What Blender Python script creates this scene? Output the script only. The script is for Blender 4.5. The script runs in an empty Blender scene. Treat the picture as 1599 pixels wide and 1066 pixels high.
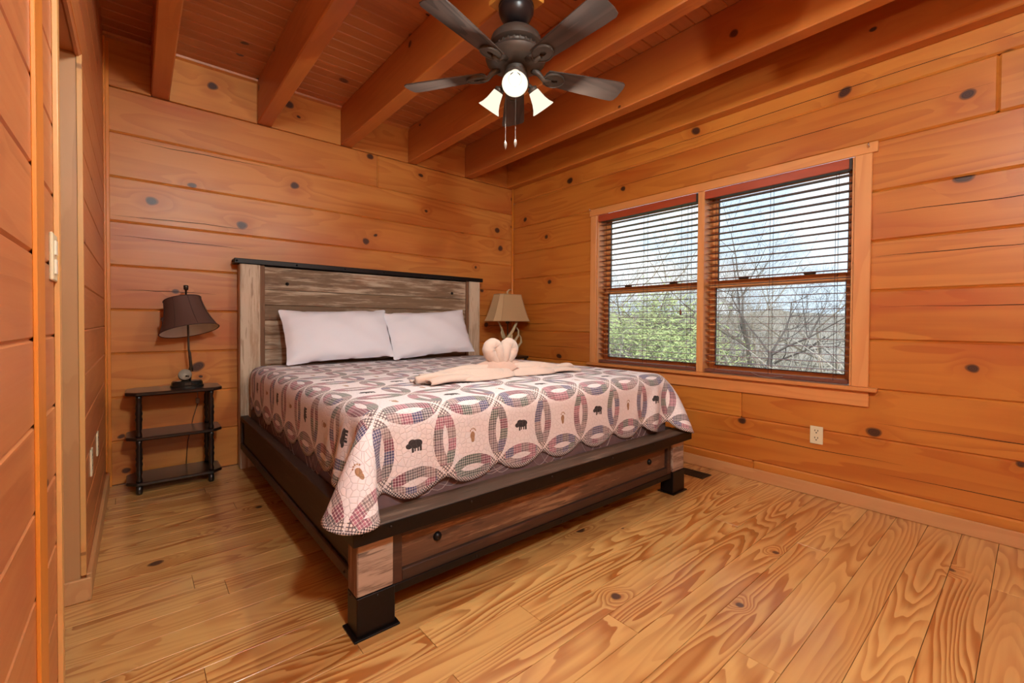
import bpy, bmesh, math, random
import numpy as np
from mathutils import Vector, Matrix
random.seed(7)
sc = bpy.context.scene
COL = sc.collection
U = 1.08                      # metres per drawing unit (every coordinate below is in drawing units)
PI = math.pi

# ------------------------------------------------------------------ camera
CAM = (-2.8913, -3.4203, .9546)
yaw, pitch, roll, fpx = .7016, -.0158, .0062, 692.976
F = Vector((math.sin(yaw)*math.cos(pitch), math.cos(yaw)*math.cos(pitch), math.sin(pitch)))
Rv = Vector((math.cos(yaw), -math.sin(yaw), 0)); Uv = Rv.cross(F)
R2 = Rv*math.cos(roll)+Uv*math.sin(roll); U2 = -Rv*math.sin(roll)+Uv*math.cos(roll)
cd = bpy.data.cameras.new('camera'); cam = bpy.data.objects.new('camera', cd); COL.objects.link(cam)
M = Matrix((R2, U2, -F)).transposed().to_4x4(); M.translation = Vector(CAM)*U
cam.matrix_world = M
cd.sensor_width = 36; cd.lens = fpx/1599*36; cd.shift_y = -18.19/1599; cd.clip_start = .01; cd.clip_end = 500
sc.camera = cam
BULB = 15.0; FILL_GLOBE = 215.0     # fan bulbs (W), added fill globe radiance

# ------------------------------------------------------------------ node helper
class X:
    def __init__(s, nt, k): s.nt = nt; s.k = k
    def _m(s, op, *a, clamp=False):
        n = s.nt.nodes.new('ShaderNodeMath'); n.operation = op; n.use_clamp = clamp
        for i, v in enumerate((s,)+a):
            if isinstance(v, X): s.nt.links.new(v.k, n.inputs[i])
            else: n.inputs[i].default_value = float(v)
        return X(s.nt, n.outputs[0])
    def __add__(s, o): return s._m('ADD', o)
    __radd__ = __add__
    def __sub__(s, o): return s._m('SUBTRACT', o)
    def __rsub__(s, o): return (s*-1)+o
    def __mul__(s, o): return s._m('MULTIPLY', o)
    __rmul__ = __mul__
    def __truediv__(s, o): return s._m('DIVIDE', o)
    def lt(s, o): return s._m('LESS_THAN', o)
    def gt(s, o): return s._m('GREATER_THAN', o)
    def mn(s, o): return s._m('MINIMUM', o)
    def mx(s, o): return s._m('MAXIMUM', o)
    def ab(s): return s._m('ABSOLUTE')
    def fl(s): return s._m('FLOOR')
    def fr(s): return s._m('FRACT')
    def sq(s): return s._m('SQRT')
    def sin(s): return s._m('SINE')
    def pw(s, o): return s._m('POWER', o)
    def cl(s): return s._m('ADD', 0, clamp=True)
    def step(s, a, b):
        n = s.nt.nodes.new('ShaderNodeMapRange'); n.interpolation_type = 'SMOOTHSTEP'
        s.nt.links.new(s.k, n.inputs[0]); n.inputs[1].default_value = min(a, b); n.inputs[2].default_value = max(a, b)
        n.inputs[3].default_value = 0 if a < b else 1; n.inputs[4].default_value = 1 if a < b else 0
        return X(s.nt, n.outputs[0])
def vec(nt, *a):
    n = nt.nodes.new('ShaderNodeCombineXYZ')
    for i, v in enumerate(a):
        if isinstance(v, X): nt.links.new(v.k, n.inputs[i])
        else: n.inputs[i].default_value = v
    return X(nt, n.outputs[0])
def sep(nt, v):
    n = nt.nodes.new('ShaderNodeSeparateXYZ'); nt.links.new(v.k, n.inputs[0]); return [X(nt, o) for o in n.outputs]
def noise(nt, v, scale=1, detail=2, rough=.5, out=0):
    n = nt.nodes.new('ShaderNodeTexNoise'); nt.links.new(v.k, n.inputs['Vector'])
    n.inputs['Scale'].default_value = scale; n.inputs['Detail'].default_value = detail; n.inputs['Roughness'].default_value = rough
    return X(nt, n.outputs[out])
def voro(nt, v, scale, dims='2D', feature='F1', rnd=1.0):
    n = nt.nodes.new('ShaderNodeTexVoronoi'); n.voronoi_dimensions = dims; n.feature = feature
    nt.links.new(v.k, n.inputs['Vector']); n.inputs['Scale'].default_value = scale; n.inputs['Randomness'].default_value = rnd
    return X(nt, n.outputs['Distance']), (X(nt, n.outputs['Color']) if feature == 'F1' else None)
def white(nt, v):
    n = nt.nodes.new('ShaderNodeTexWhiteNoise'); n.noise_dimensions = '3D'; nt.links.new(v.k, n.inputs['Vector']); return X(nt, n.outputs['Value'])
def lin(c):
    if isinstance(c, X): return c
    return tuple(((x/255/12.92) if x/255 <= .04045 else ((x/255+.055)/1.055)**2.4) for x in c[:3])+(1,)
def mixc(nt, f, a, b, mode='MIX'):
    n = nt.nodes.new('ShaderNodeMix'); n.data_type = 'RGBA'; n.blend_type = mode
    for i, v in ((0, f), (6, a), (7, b)):
        if isinstance(v, X): nt.links.new(v.k, n.inputs[i])
        elif i == 0: n.inputs[0].default_value = v
        else: n.inputs[i].default_value = lin(v)
    return X(nt, n.outputs[2])
MATS = {}
def newmat(name):
    m = bpy.data.materials.new(name); m.use_nodes = True; nt = m.node_tree
    p = nt.nodes['Principled BSDF']; MATS[name] = m
    return m, nt, p
def setp(nt, p, **k):
    for a, v in k.items():
        i = p.inputs[a.replace('_', ' ')]
        if isinstance(v, X): nt.links.new(v.k, i)
        elif i.type == 'RGBA': i.default_value = lin(v)
        else: i.default_value = v
def bump(nt, p, h, strength=.2, dist=.002):
    n = nt.nodes.new('ShaderNodeBump'); nt.links.new(h.k, n.inputs['Height']); n.inputs['Strength'].default_value = strength
    n.inputs['Distance'].default_value = dist; nt.links.new(n.outputs[0], p.inputs['Normal'])
def ocoord(nt):
    n = nt.nodes.new('ShaderNodeTexCoord'); return X(nt, n.outputs['Object'])
def orand(nt):
    n = nt.nodes.new('ShaderNodeObjectInfo'); return X(nt, n.outputs['Random'])
def plain(name, c, rough=.5, metal=0, spec=.5, nz=0, nscale=40, coat=0, bumpy=0):
    m, nt, p = newmat(name); co = ocoord(nt)
    n = noise(nt, co, nscale, 3)
    d = tuple(max(0, x*(1-nz)) for x in c)
    setp(nt, p, Base_Color=mixc(nt, n, c, d), Roughness=rough, Metallic=metal, Specular_IOR_Level=spec, Coat_Weight=coat, Coat_Roughness=.15)
    if bumpy: bump(nt, p, n, bumpy, .002)
    return m
def wood(name, axes, light, dark, kcol, rings=9, ringw=.35, kscale=2.6, kr=.045, rough=.42, coat=.12, var=.25, halo=.5, kgate=.35, redder=None, fine=.3, bmp=.12, crough=.3, cior=1.5):
    """axes: (along, across) component indices. Grain, growth rings and knots of the board; colour only."""
    m, nt, p = newmat(name); c = sep(nt, ocoord(nt)); r = orand(nt)
    a = c[axes[0]]+r*53.0; b = c[axes[1]]+r*17.0; o = c[3-axes[0]-axes[1]]
    wob = noise(nt, vec(nt, a*3, b*3, o), 1.6, 2)
    d, kc = voro(nt, vec(nt, a*.8+wob*.08, b+wob*.06, 0), kscale)
    ks = sep(nt, kc)
    rad = (ks[0]*.8+.45)*kr
    kd = d/rad
    gate = ks[1].gt(kgate)
    core = kd.step(.95, .8)*gate; ringk = kd.step(1.35, 1.0)*gate
    hal = kd.step(5.5, .8)*gate
    n1 = noise(nt, vec(nt, a*.6, b*5.5, o*5.5), 1.0, 3, .35)
    rg = ((n1+hal*.12)*rings).fr()
    line = rg.step(.2, .9)*rg.step(1.0, .94)
    line = line*(noise(nt, vec(nt, a*1.3+9, b*6, o*6), 1, 2).step(.3, .62)*.8+.2)*((r*7.31).fr()*.6+.6)
    f2 = noise(nt, vec(nt, a*2.5, b*70, o*70), 1, 3, .6)
    tone = noise(nt, vec(nt, a*.7, b*2.2, o*2.2), 1.1, 2)
    col = mixc(nt, (line*ringw+f2*fine*.6+(tone-.45)*.9).cl(), light, dark)
    if redder: col = mixc(nt, (tone.step(.5, .75))*.6, col, redder)
    col = mixc(nt, r*var, col, dark)
    col = mixc(nt, hal*halo*.55, col, dark)
    col = mixc(nt, ringk*.7, col, kcol)
    col = mixc(nt, core*.95, col, tuple(min(255, int(x*1.35+8)) for x in kcol))
    rgk = (kd*2.6+wob*2).fr().step(.55, .9)
    col = mixc(nt, core*rgk*.7, col, kcol)
    setp(nt, p, Base_Color=col, Roughness=(f2*.14+rough-.07), Coat_Weight=coat, Coat_Roughness=crough, Coat_IOR=cior)
    bump(nt, p, f2*.4+line*.6, bmp, .0015)
    return m
# interior timber
wood('log_x', (0, 2), (214, 142, 66), (176, 92, 33), (52, 24, 13), redder=(184, 88, 36), kscale=2.6, kgate=.35, ringw=.5, fine=.45, halo=.8, kr=.05, var=.35)
wood('log_y', (1, 2), (206, 130, 50), (168, 82, 22), (48, 22, 11), redder=(178, 80, 24), kscale=2.3, kgate=.38, ringw=.5, fine=.45, halo=.8, kr=.05, var=.35)
wood('partition_y', (1, 2), (204, 130, 76), (174, 96, 50), (90, 50, 34), kscale=2.2, kr=.04, kgate=.5, redder=(190, 110, 76), coat=.12)
wood('beam_wood', (1, 2), (198, 116, 50), (160, 82, 30), (60, 26, 14), kscale=2.4, kr=.04, kgate=.5, redder=(178, 86, 46), ringw=.25)
wood('ceiling_wood', (0, 1), (194, 114, 58), (156, 82, 38), (62, 28, 16), kscale=2.6, kr=.05, kgate=.45, var=.4)
wood('floor_wood', (0, 1), (220, 172, 104), (168, 100, 42), (62, 36, 24), rings=22, ringw=1.0, kscale=1.9, kr=.03, kgate=.5, rough=.4, coat=1.0, crough=.2, cior=1.65, var=.15, fine=.4, bmp=.05)
wood('casing_y', (1, 2), (220, 148, 84), (196, 112, 54), (96, 44, 18), kscale=2, kr=.03, kgate=.7)
wood('casing_z', (2, 1), (224, 156, 94), (200, 118, 62), (96, 44, 18), kscale=2, kr=.03, kgate=.7)
wood('trim_pale', (2, 1), (226, 172, 106), (204, 138, 70), (120, 66, 30), kscale=2, kr=.025, kgate=.8, coat=.1)
wood('trim_orange', (2, 1), (224, 138, 50), (206, 112, 30), (120, 66, 30), kscale=2, kr=.025, kgate=.8, coat=.1)
wood('jamb_wood', (2, 0), (196, 146, 98), (168, 114, 70), (80, 44, 24), kscale=2, kr=.025, kgate=.7, coat=.1)
wood('base_x', (1, 2), (208, 154, 102), (182, 120, 72), (96, 54, 28), kscale=2, kr=.03, kgate=.6)
wood('block_wood', (0, 1), (222, 160, 70), (196, 124, 44), (100, 50, 20), kgate=.8)
wood('valance_wood', (1, 2), (176, 76, 44), (152, 58, 32), (90, 36, 20), kgate=.9)
# bed timber
def weathered(name, axes, paint, woodc, dk, amt=.5, rough=.75, grain=60, red=None):
    m, nt, p = newmat(name); c = sep(nt, ocoord(nt)); r = orand(nt)
    a = c[axes[0]]+r*41.0; b = c[axes[1]]+r*23.0; o = c[3-axes[0]-axes[1]]
    f = noise(nt, vec(nt, a*3, b*grain, o*grain), 1, 4, .65)
    g = noise(nt, vec(nt, a*3, b*34, o*34), 1, 5, .7)
    t = noise(nt, vec(nt, a*1.5, b*5, o*5), 1, 2)
    col = mixc(nt, (f*.8+r*.35-.15).cl(), woodc, dk)
    if red: col = mixc(nt, t.step(.45, .7)*.6, col, red)
    peel = (g*.8+t*.5).step(.72-amt*.25, .86-amt*.2)
    col = mixc(nt, peel*.85, col, paint)
    gap = noise(nt, vec(nt, a*5, b*44+7, o*44), 1, 2).step(.62, .68)
    col = mixc(nt, gap*.6, col, dk)
    setp(nt, p, Base_Color=col, Roughness=rough); bump(nt, p, f*.5+peel*.5, .5, .002); return m
weathered('headboard_plank', (0, 2), (194, 174, 150), (150, 122, 94), (88, 64, 48), .5, red=(158, 110, 80))
weathered('post_whitewash', (2, 0), (212, 192, 168), (196, 168, 140), (150, 120, 96), .9)
weathered('foot_post', (0, 2), (186, 160, 140), (140, 108, 88), (52, 32, 25), .55)
weathered('bed_brown', (0, 2), (92, 64, 48), (70, 44, 32), (38, 22, 17), .1, .55, red=(84, 44, 28))
weathered('bed_brown_y', (1, 2), (74, 55, 46), (58, 40, 33), (34, 22, 19), .1, .55)
weathered('foot_panel', (0, 2), (158, 118, 84), (116, 78, 52), (60, 36, 24), .35, .7, red=(120, 70, 42))
weathered('cap_wood', (0, 1), (116, 92, 76), (84, 62, 48), (48, 33, 26), .25, .5)
weathered('stile_brown', (2, 0), (156, 122, 94), (136, 96, 68), (84, 54, 38), .2)
plain('dark_metal', (30, 21, 20), .42, .5, nz=.3)
plain('bolt_metal', (64, 52, 46), .35, .8, nz=.3)
plain('nightstand_black', (30, 20, 18), .3, 0, nz=.3, coat=.4)
plain('cord_dark', (40, 32, 28), .5)
plain('cord_grey', (150, 140, 130), .5)
plain('mattress_mauve', (122, 96, 98), .85, nz=.15, bumpy=.3)
plain('stitch', (158, 140, 138), .8)
plain('white_cotton', (236, 234, 242), .85, nz=.03, nscale=300, bumpy=.05)
plain('fan_bronze', (88, 76, 68), .5, .3, nz=.15)
plain('fan_black', (46, 40, 42), .32, .3, nz=.15)
wood('blade_wood', (0, 1), (84, 68, 60), (50, 40, 36), (40, 30, 26), rings=14, ringw=.7, kgate=.98, rough=.65, coat=0, halo=0, var=.1)
plain('chain_metal', (92, 78, 68), .5, .2)
plain('brass_antique', (86, 72, 60), .35, .8, nz=.3)
plain('lamp_black', (22, 26, 24), .25, .1, coat=.5)
plain('shade_brown', (92, 62, 52), .75, nz=.12, nscale=300, bumpy=.05)
plain('shade_brown_seam', (66, 42, 36), .75)
plain('shade_white', (226, 226, 218), .8)
plain('shade_tan', (196, 164, 122), .8, nz=.08, nscale=300, bumpy=.05)
plain('shade_tan_seam', (164, 130, 92), .8)
plain('antler', (214, 192, 150), .5, nz=.25, nscale=14, bumpy=.15)
plain('plastic_almond', (222, 206, 170), .4)
plain('plastic_white', (230, 220, 200), .4)
plain('outlet_slot', (60, 40, 30), .6)
plain('vent_metal', (58, 50, 44), .5, .5, nz=.2)
plain('slat_brown', (134, 78, 60), .4, nz=.25, nscale=60)
plain('blind_dark', (52, 44, 40), .45)
plain('blind_cord', (70, 50, 44), .8)
plain('sash_gasket', (72, 66, 62), .5)
plain('latch_bronze', (58, 40, 34), .4, .6)
plain('steel', (200, 200, 205), .25, .9)
plain('crevice', (42, 20, 10), .9)
plain('exterior_wall', (150, 110, 80), .9)
# towels
m, nt, p = newmat('towel_peach'); co = ocoord(nt); n = noise(nt, co, 420, 2)
setp(nt, p, Base_Color=mixc(nt, n, (216, 194, 180), (194, 168, 154)), Roughness=.95, Sheen_Weight=.3); bump(nt, p, n, .4, .003)
m, nt, p = newmat('towel_pink'); co = ocoord(nt); n = noise(nt, co, 420, 2)
setp(nt, p, Base_Color=mixc(nt, n, (206, 172, 156), (186, 150, 134)), Roughness=.95, Sheen_Weight=.3); bump(nt, p, n, .4, .003)
# glass
m = bpy.data.materials.new('window_glass'); m.use_nodes = True; nt = m.node_tree; nt.nodes.clear(); MATS['window_glass'] = m
o_ = nt.nodes.new('ShaderNodeOutputMaterial'); t_ = nt.nodes.new('ShaderNodeBsdfTransparent'); g_ = nt.nodes.new('ShaderNodeBsdfGlossy')
g_.inputs['Roughness'].default_value = .02; x_ = nt.nodes.new('ShaderNodeMixShader'); fr_ = nt.nodes.new('ShaderNodeFresnel'); fr_.inputs[0].default_value = 1.2
t_.inputs[0].default_value = (.95, .97, .97, 1)
nt.links.new(fr_.outputs[0], x_.inputs[0]); nt.links.new(t_.outputs[0], x_.inputs[1]); nt.links.new(g_.outputs[0], x_.inputs[2]); nt.links.new(x_.outputs[0], o_.inputs[0])
# lit glass bells and bulbs
def glow(name, c, s, b):
    m, nt, p = newmat(name); setp(nt, p, Base_Color=b, Roughness=.9, Specular_IOR_Level=0, Emission_Color=c, Emission_Strength=s); return m
glow('bulb_light', (255, 244, 220), 3.0, (255, 246, 226))
glow('bell_glass', (255, 240, 214), .82, (12, 11, 9))
glow('fill_globe_glass', (222, 249, 252), FILL_GLOBE, (230, 230, 225))  # glow of the added, unseen fill globe

# ------------------------------------------------------------------ world, sun, exposure
w = bpy.data.worlds.new('sky'); sc.world = w; w.use_nodes = True; nt = w.node_tree
bg = nt.nodes['Background']; tc = nt.nodes.new('ShaderNodeTexCoord'); dv = sep(nt, X(nt, tc.outputs['Generated']))
cl_ = noise(nt, vec(nt, dv[0]*2, dv[1]*2, dv[2]*4), 2.2, 5, .6)
blue = mixc(nt, dv[2].step(-.05, .9), (214, 231, 248), (150, 190, 234))
skyc = mixc(nt, cl_.step(.42, .6)*.85, blue, (248, 250, 253))
nt.links.new(skyc.k, bg.inputs[0]); bg.inputs[1].default_value = 1.15
sd = bpy.data.lights.new('sun', 'SUN'); sd.energy = 3.0; sd.angle = .03; sd.color = (1, .95, .86)
sun = bpy.data.objects.new('sun', sd); COL.objects.link(sun)
sun.rotation_euler = Vector((.75, .35, -.75)).to_track_quat('-Z', 'Y').to_euler()
vs = sc.view_settings; vs.view_transform = 'Standard'; vs.look = 'None'; vs.gamma = 1; vs.exposure = 0.54

# ------------------------------------------------------------------ mesh helpers
WO = {}
def wloc(o): return WO.get(o.name, Vector((0, 0, 0)))
class MB:
    def __init__(s): s.bm = bmesh.new()
    def box(s, x0, x1, y0, y1, z0, z1, bev=0, seg=1):
        r = bmesh.ops.create_cube(s.bm, size=1); vs_ = r['verts']
        for v in vs_:
            v.co = Vector((x0+(x1-x0)*(v.co.x+.5), y0+(y1-y0)*(v.co.y+.5), z0+(z1-z0)*(v.co.z+.5)))
        if bev:
            e = list({e for v in vs_ for e in v.link_edges})
            bmesh.ops.bevel(s.bm, geom=e, offset=bev, segments=seg, affect='EDGES', profile=.5)
        return s
    def prism(s, poly, z0, z1, bev=0):
        bm = s.bm; a = [bm.verts.new((x, y, z0)) for x, y in poly]; b = [bm.verts.new((x, y, z1)) for x, y in poly]
        n = len(poly); fs = [bm.faces.new(a[::-1]), bm.faces.new(b)]
        for i in range(n): fs.append(bm.faces.new((a[i], a[(i+1) % n], b[(i+1) % n], b[i])))
        if bev:
            e = list({e for v in a+b for e in v.link_edges}); bmesh.ops.bevel(bm, geom=e, offset=bev, segments=1, affect='EDGES')
        return s
    def lathe(s, prof, n=24, cx=0, cy=0, cap=True, mat=None):
        bm = s.bm; rings = []
        for r, z in prof:
            ring = []
            for i in range(n):
                t = 2*PI*i/n; v = Vector((cx+r*math.cos(t), cy+r*math.sin(t), z))
                ring.append(bm.verts.new(mat @ v if mat else v))
            rings.append(ring)
        for a, b in zip(rings, rings[1:]):
            for i in range(n): bm.faces.new((a[i], a[(i+1) % n], b[(i+1) % n], b[i]))
        if cap:
            if prof[0][0] > 1e-4: bm.faces.new(rings[0][::-1])
            if prof[-1][0] > 1e-4: bm.faces.new(rings[-1])
        return s
    def tube(s, pts, rad, n=8, cap=True):
        bm = s.bm; pts = [Vector(p) for p in pts]; rad = rad if isinstance(rad, (list, tuple)) else [rad]*len(pts)
        rings = []; up = None
        for i, p in enumerate(pts):
            d = (pts[min(i+1, len(pts)-1)]-pts[max(i-1, 0)]).normalized()
            if up is None:
                up = Vector((0, 0, 1)) if abs(d.z) < .9 else Vector((1, 0, 0))
            sx = d.cross(up).normalized(); up = sx.cross(d).normalized()
            rings.append([bm.verts.new(p+(sx*math.cos(2*PI*k/n)+up*math.sin(2*PI*k/n))*rad[i]) for k in range(n)])
        for a, b in zip(rings, rings[1:]):
            for i in range(n): bm.faces.new((a[i], a[(i+1) % n], b[(i+1) % n], b[i]))
        if cap: bm.faces.new(rings[0][::-1]); bm.faces.new(rings[-1])
        return s
    def grid(s, P):
        bm = s.bm; V = [[bm.verts.new(p) for p in row] for row in P]
        for i in range(len(V)-1):
            for j in range(len(V[0])-1): bm.faces.new((V[i][j], V[i+1][j], V[i+1][j+1], V[i][j+1]))
        return s
    def xf(s, mat): bmesh.ops.transform(s.bm, matrix=mat, verts=s.bm.verts); return s
    def build(s, name, mat, parent=None, smooth=False, origin=None, **tags):
        bm = s.bm
        bmesh.ops.recalc_face_normals(bm, faces=bm.faces)
        for v in bm.verts: v.co *= U
        if origin is None:
            lo = Vector((min(v.co[i] for v in bm.verts) for i in range(3))); hi = Vector((max(v.co[i] for v in bm.verts) for i in range(3)))
            origin = (lo+hi)/2
        else: origin = Vector(origin)*U
        for v in bm.verts: v.co -= origin
        me = bpy.data.meshes.new(name); bm.to_mesh(me); bm.free()
        if smooth:
            for f in me.polygons: f.use_smooth = True
        o = bpy.data.objects.new(name, me); COL.objects.link(o); me.materials.append(MATS[mat])
        WO[o.name] = origin
        if parent: o.parent = parent; o.location = origin-wloc(parent)
        else: o.location = origin
        for k, v in tags.items(): o[k] = v
        return o
def soft(o, ang=40):
    me = o.data
    for f in me.polygons: f.use_smooth = True
    try: me.set_sharp_from_angle(angle=math.radians(ang))
    except Exception: pass
    return o
def empty(name, loc, **tags):
    o = bpy.data.objects.new(name, None); COL.objects.link(o); o.empty_display_size = .05
    o.location = Vector(loc)*U; WO[o.name] = Vector(loc)*U
    for k, v in tags.items(): o[k] = v
    return o
def bx(name, mat, parent, x0, x1, y0, y1, z0, z1, bev=0, seg=1, **t):
    return MB().box(x0, x1, y0, y1, z0, z1, bev, seg).build(name, mat, parent, **t)
S = dict(kind='structure')

# ================================================================== the room
YF = -4.35; XL = -3.03; ZC = 2.575; H = .254
# floor: boards run along x
fl = empty('floor', (-1.5, -2.1, 0), **S)
rf = random.Random(3)
y = -2.755+.1145*25
while y > YF-.1:
    y0 = y-.1145; cuts = [-4.05]
    c = -4.05+rf.uniform(.6, 2.4)
    while c < -.4: cuts.append(c); c += rf.uniform(1.3, 2.6)
    cuts.append(.0)
    if y0 < .1:
        for a, b in zip(cuts, cuts[1:]): bx('floorboard', 'floor_wood', fl, a+.0006, b-.0006, max(y0, YF)+.0007, min(y, 0)-.0007, -.03, 0, .0008)
    y = y0
bx('subfloor', 'crevice', fl, -4.2, .15, YF-.15, .15, -.06, -.0305)
# back wall: full logs
wb = empty('wall_back', (-1.5, 0, 0), **S)
zb = [2.287-k*H for k in range(9)]+[0]
for k in range(9):
    z1, z0 = zb[k], zb[k+1]
    segs = [(-4.05, -1.415), (-1.415, 0)] if k == 0 else ([(-4.05, -.9), (-.9, 0)] if k == 7 else [(-4.05, 0)])
    for a, b in segs: bx('log', 'log_x', wb, a, b, 0, .15, z0, z1, .008)
# short logs between the beams
BX = [-2.82, -2.263, -1.706, -1.15, -.579]; BW = .086
edges = [-4.05]+[e for x in BX for e in (x, x+BW)]+[0.0]
for i in range(0, len(edges), 2):
    bx('infill_log', 'log_x', wb, edges[i], edges[i+1], 0, .15, 2.289, ZC+.02, .003)
for a, b in [(edges[i], edges[i+1]) for i in range(0, len(edges), 2)]:
    MB().prism([(0, 0), (-.022, 0), (-.018, -.012), (0, -.022)], a, b).xf(Matrix(((0, 0, 1, 0), (1, 0, 0, 0), (0, 1, 0, ZC), (0, 0, 0, 1)))).build('crown_strip', 'beam_wood', wb)
bx('corner_strip', 'trim_orange', wb, XL+.001, XL+.024, -.012, 0, 0, 2.53, .002)
# right wall
wr = empty('wall_right', (0, -2.1, 0), **S)
zr = [ZC+.02, 2.1475]+[2.1475-k*H for k in range(1, 9)]+[0]
WY0, WY1 = -1.075, -2.79          # window opening
for k in range(len(zr)-1):
    z1, z0 = zr[k], zr[k+1]
    if k == 1: segs = [(YF-.15, -3.294), (-3.294, 0)]
    elif 2 <= k <= 6: segs = [(YF-.15, WY1), (WY0, 0)]
    elif k == 7: segs = [(YF-.15, -2.228), (-2.228, 0)]
    elif k == 9: segs = [(YF-.15, -2.302), (-2.302, 0)]
    else: segs = [(YF-.15, 0)]
    for a, b in segs: bx('log', 'log_y', wr, 0, .15, a, b, z0, z1, .008)
MB().lathe([(.011, 0), (.011, 2.29)], 10, -.008, -.008).build('corner_strip', 'trim_orange', wr, smooth=True)
# thin checking cracks in the logs
rk = random.Random(5)
def crack(par, axis, c0, c1, z):
    n = 9; P = []; q = 0
    for i in range(n):
        t = i/(n-1); q += rk.uniform(-.004, .004); cc = c0+(c1-c0)*t; wd = .0018*math.sin(PI*min(max(t, .04), .96))
        P.append((cc, z+q, wd))
    m = MB(); V = []
    f = (lambda c, zz, d: (c, -d, zz)) if axis == 0 else (lambda c, zz, d: (-d, c, zz))
    m.grid([[f(c, zz-w_, .0008), f(c, zz+w_, .0008)] for c, zz, w_ in P])
    m.build('crack', 'crevice', par)
for z, a, b in [(1.555, -3.0, -2.3), (1.44, -3.0, -2.35), (1.13, -2.98, -2.5), (2.0, -2.9, -2.2), (.92, -.4, -.05)]: crack(wb, 0, a, b, z)
for z, a, b in [(2.22, -1.1, -3.9), (2.03, -1.0, -3.28), (1.52, -2.88, -3.6), (1.3, -2.88, -3.5), (.45, -2.9, -4.0), (.27, -2.0, -3.0), (.2, -2.9, -4.1), (1.05, -2.9, -4.1), (.95, -.6, -.05), (.74, -.95, -.3)]: crack(wr, 1, a, b, z)
# ceiling: boards along x over beams along y
ce = empty('ceiling', (-1.5, -2.1, ZC), **S)
y = .0
while y > YF:
    bx('ceiling_board', 'ceiling_wood', ce, -4.05, .0, max(y-.088, YF)+.0004, y-.0004, ZC, ZC+.02, .0045); y -= .088
bx('ceiling_deck', 'crevice', ce, -4.2, .15, YF-.15, .15, ZC+.0205, ZC+.08)
for x in BX: bx('beam', 'beam_wood', ce, x, x+BW, YF, .1, 2.292, ZC, .006)
bx('beam', 'log_y', ce, -.083, -.0005, YF, -.0005, 2.287, ZC, .006)
# left partition: 6 inch V-groove boards
wl = empty('wall_left', (XL, -2.1, 0), **S)
OP0, OP1, OPZ = -1.325, -2.0, 1.845      # opening
z = .004-.1527
while z < ZC:
    a, b = max(z, 0), min(z+.1527, ZC-.0005)
    if b > .02:
        if z >= OPZ-.01: segs = [(YF, 0)]
        elif b > OPZ:
            segs = [(YF, OP1), (OP0, 0)]
            bx('partition_board', 'partition_y', wl, XL-.018, XL, OP1, OP0, OPZ, b, .0035)
        else: segs = [(YF, OP1), (OP0, 0)]
        for s0, s1 in segs: bx('partition_board', 'partition_y', wl, XL-.018, XL, s0, s1, a, b, .005)
    z += .1527
bx('wall_core', 'jamb_wood', wl, XL-.09, XL-.0185, YF, OP1, 0, ZC-.0005)
bx('wall_core', 'jamb_wood', wl, XL-.09, XL-.0185, OP0, 0, 0, ZC-.0005)
bx('wall_core', 'jamb_wood', wl, XL-.09, XL-.0185, OP1, OP0, OPZ+.012, ZC-.0005)
bx('batten', 'trim_orange', wl, XL, XL+.006, -2.29, -2.205, 0, ZC-.001, .001)
bx('corner_strip', 'trim_orange', wl, XL, XL+.01, -.06, -.013, .1, 2.53, .002)
# doorway in the partition
d1 = empty('door_1', (XL, -1.6, 0), **S)
bx('casing', 'trim_pale', d1, XL+.0002, XL+.009, OP1-.03, OP1+.002, 0, 2.56, .001)
bx('jamb', 'jamb_wood', d1, XL-.11, XL-.012, OP0-.012, OP0-.0005, 0, OPZ, .001)
bx('jamb', 'jamb_wood', d1, XL-.11, XL-.002, OP1+.0005, OP1+.012, 0, OPZ, .001)
bx('edge_strip', 'trim_pale', d1, XL-.0118, XL+.002, OP0-.014, OP0-.0005, .085, OPZ, .0008)
bx('head_jamb', 'beam_wood', d1, XL-.11, XL+.002, OP1, OP0, OPZ, OPZ+.0115, .0008)
bx('plinth_return', 'base_x', d1, XL-.11, XL+.0155, OP0-.026, OP0-.0142, 0, .078, .003)
# space beyond the opening
wh = empty('wall_hall', (-3.6, -1.6, 0), **S)
bx('hall_panel', 'partition_y', wh, -4.05, XL-.0905, OP0+.0145, OP0+.03, 0, ZC, .001)
bx('hall_panel', 'partition_y', wh, -4.05, XL-.0905, OP1-.03, OP1-.0145, 0, ZC, .001)
bx('hall_panel', 'partition_y', wh, -4.07, -4.051, OP1-.03, OP0+.03, 0, ZC, .001)
wf = empty('wall_front', (-1.5, YF, 0), **S)
for k in range(11):
    bx('log', 'log_x', wf, -4.05, 0, YF-.15, YF, max(0, -.01+k*H), min(ZC+.02, -.01+(k+1)*H), .006)
# baseboards
bl = bx('baseboard_left', 'base_x', None, XL, XL+.015, OP0-.003, -.001, 0, .085, .003, **S)
br = bx('baseboard_right', 'base_x', None, -.014, -.0005, YF, -.001, 0, .07, .003, **S)
bl2 = bx('baseboard_left', 'base_x', None, XL+.0002, XL+.015, YF, OP1-.031, 0, .085, .003, **S)

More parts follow.
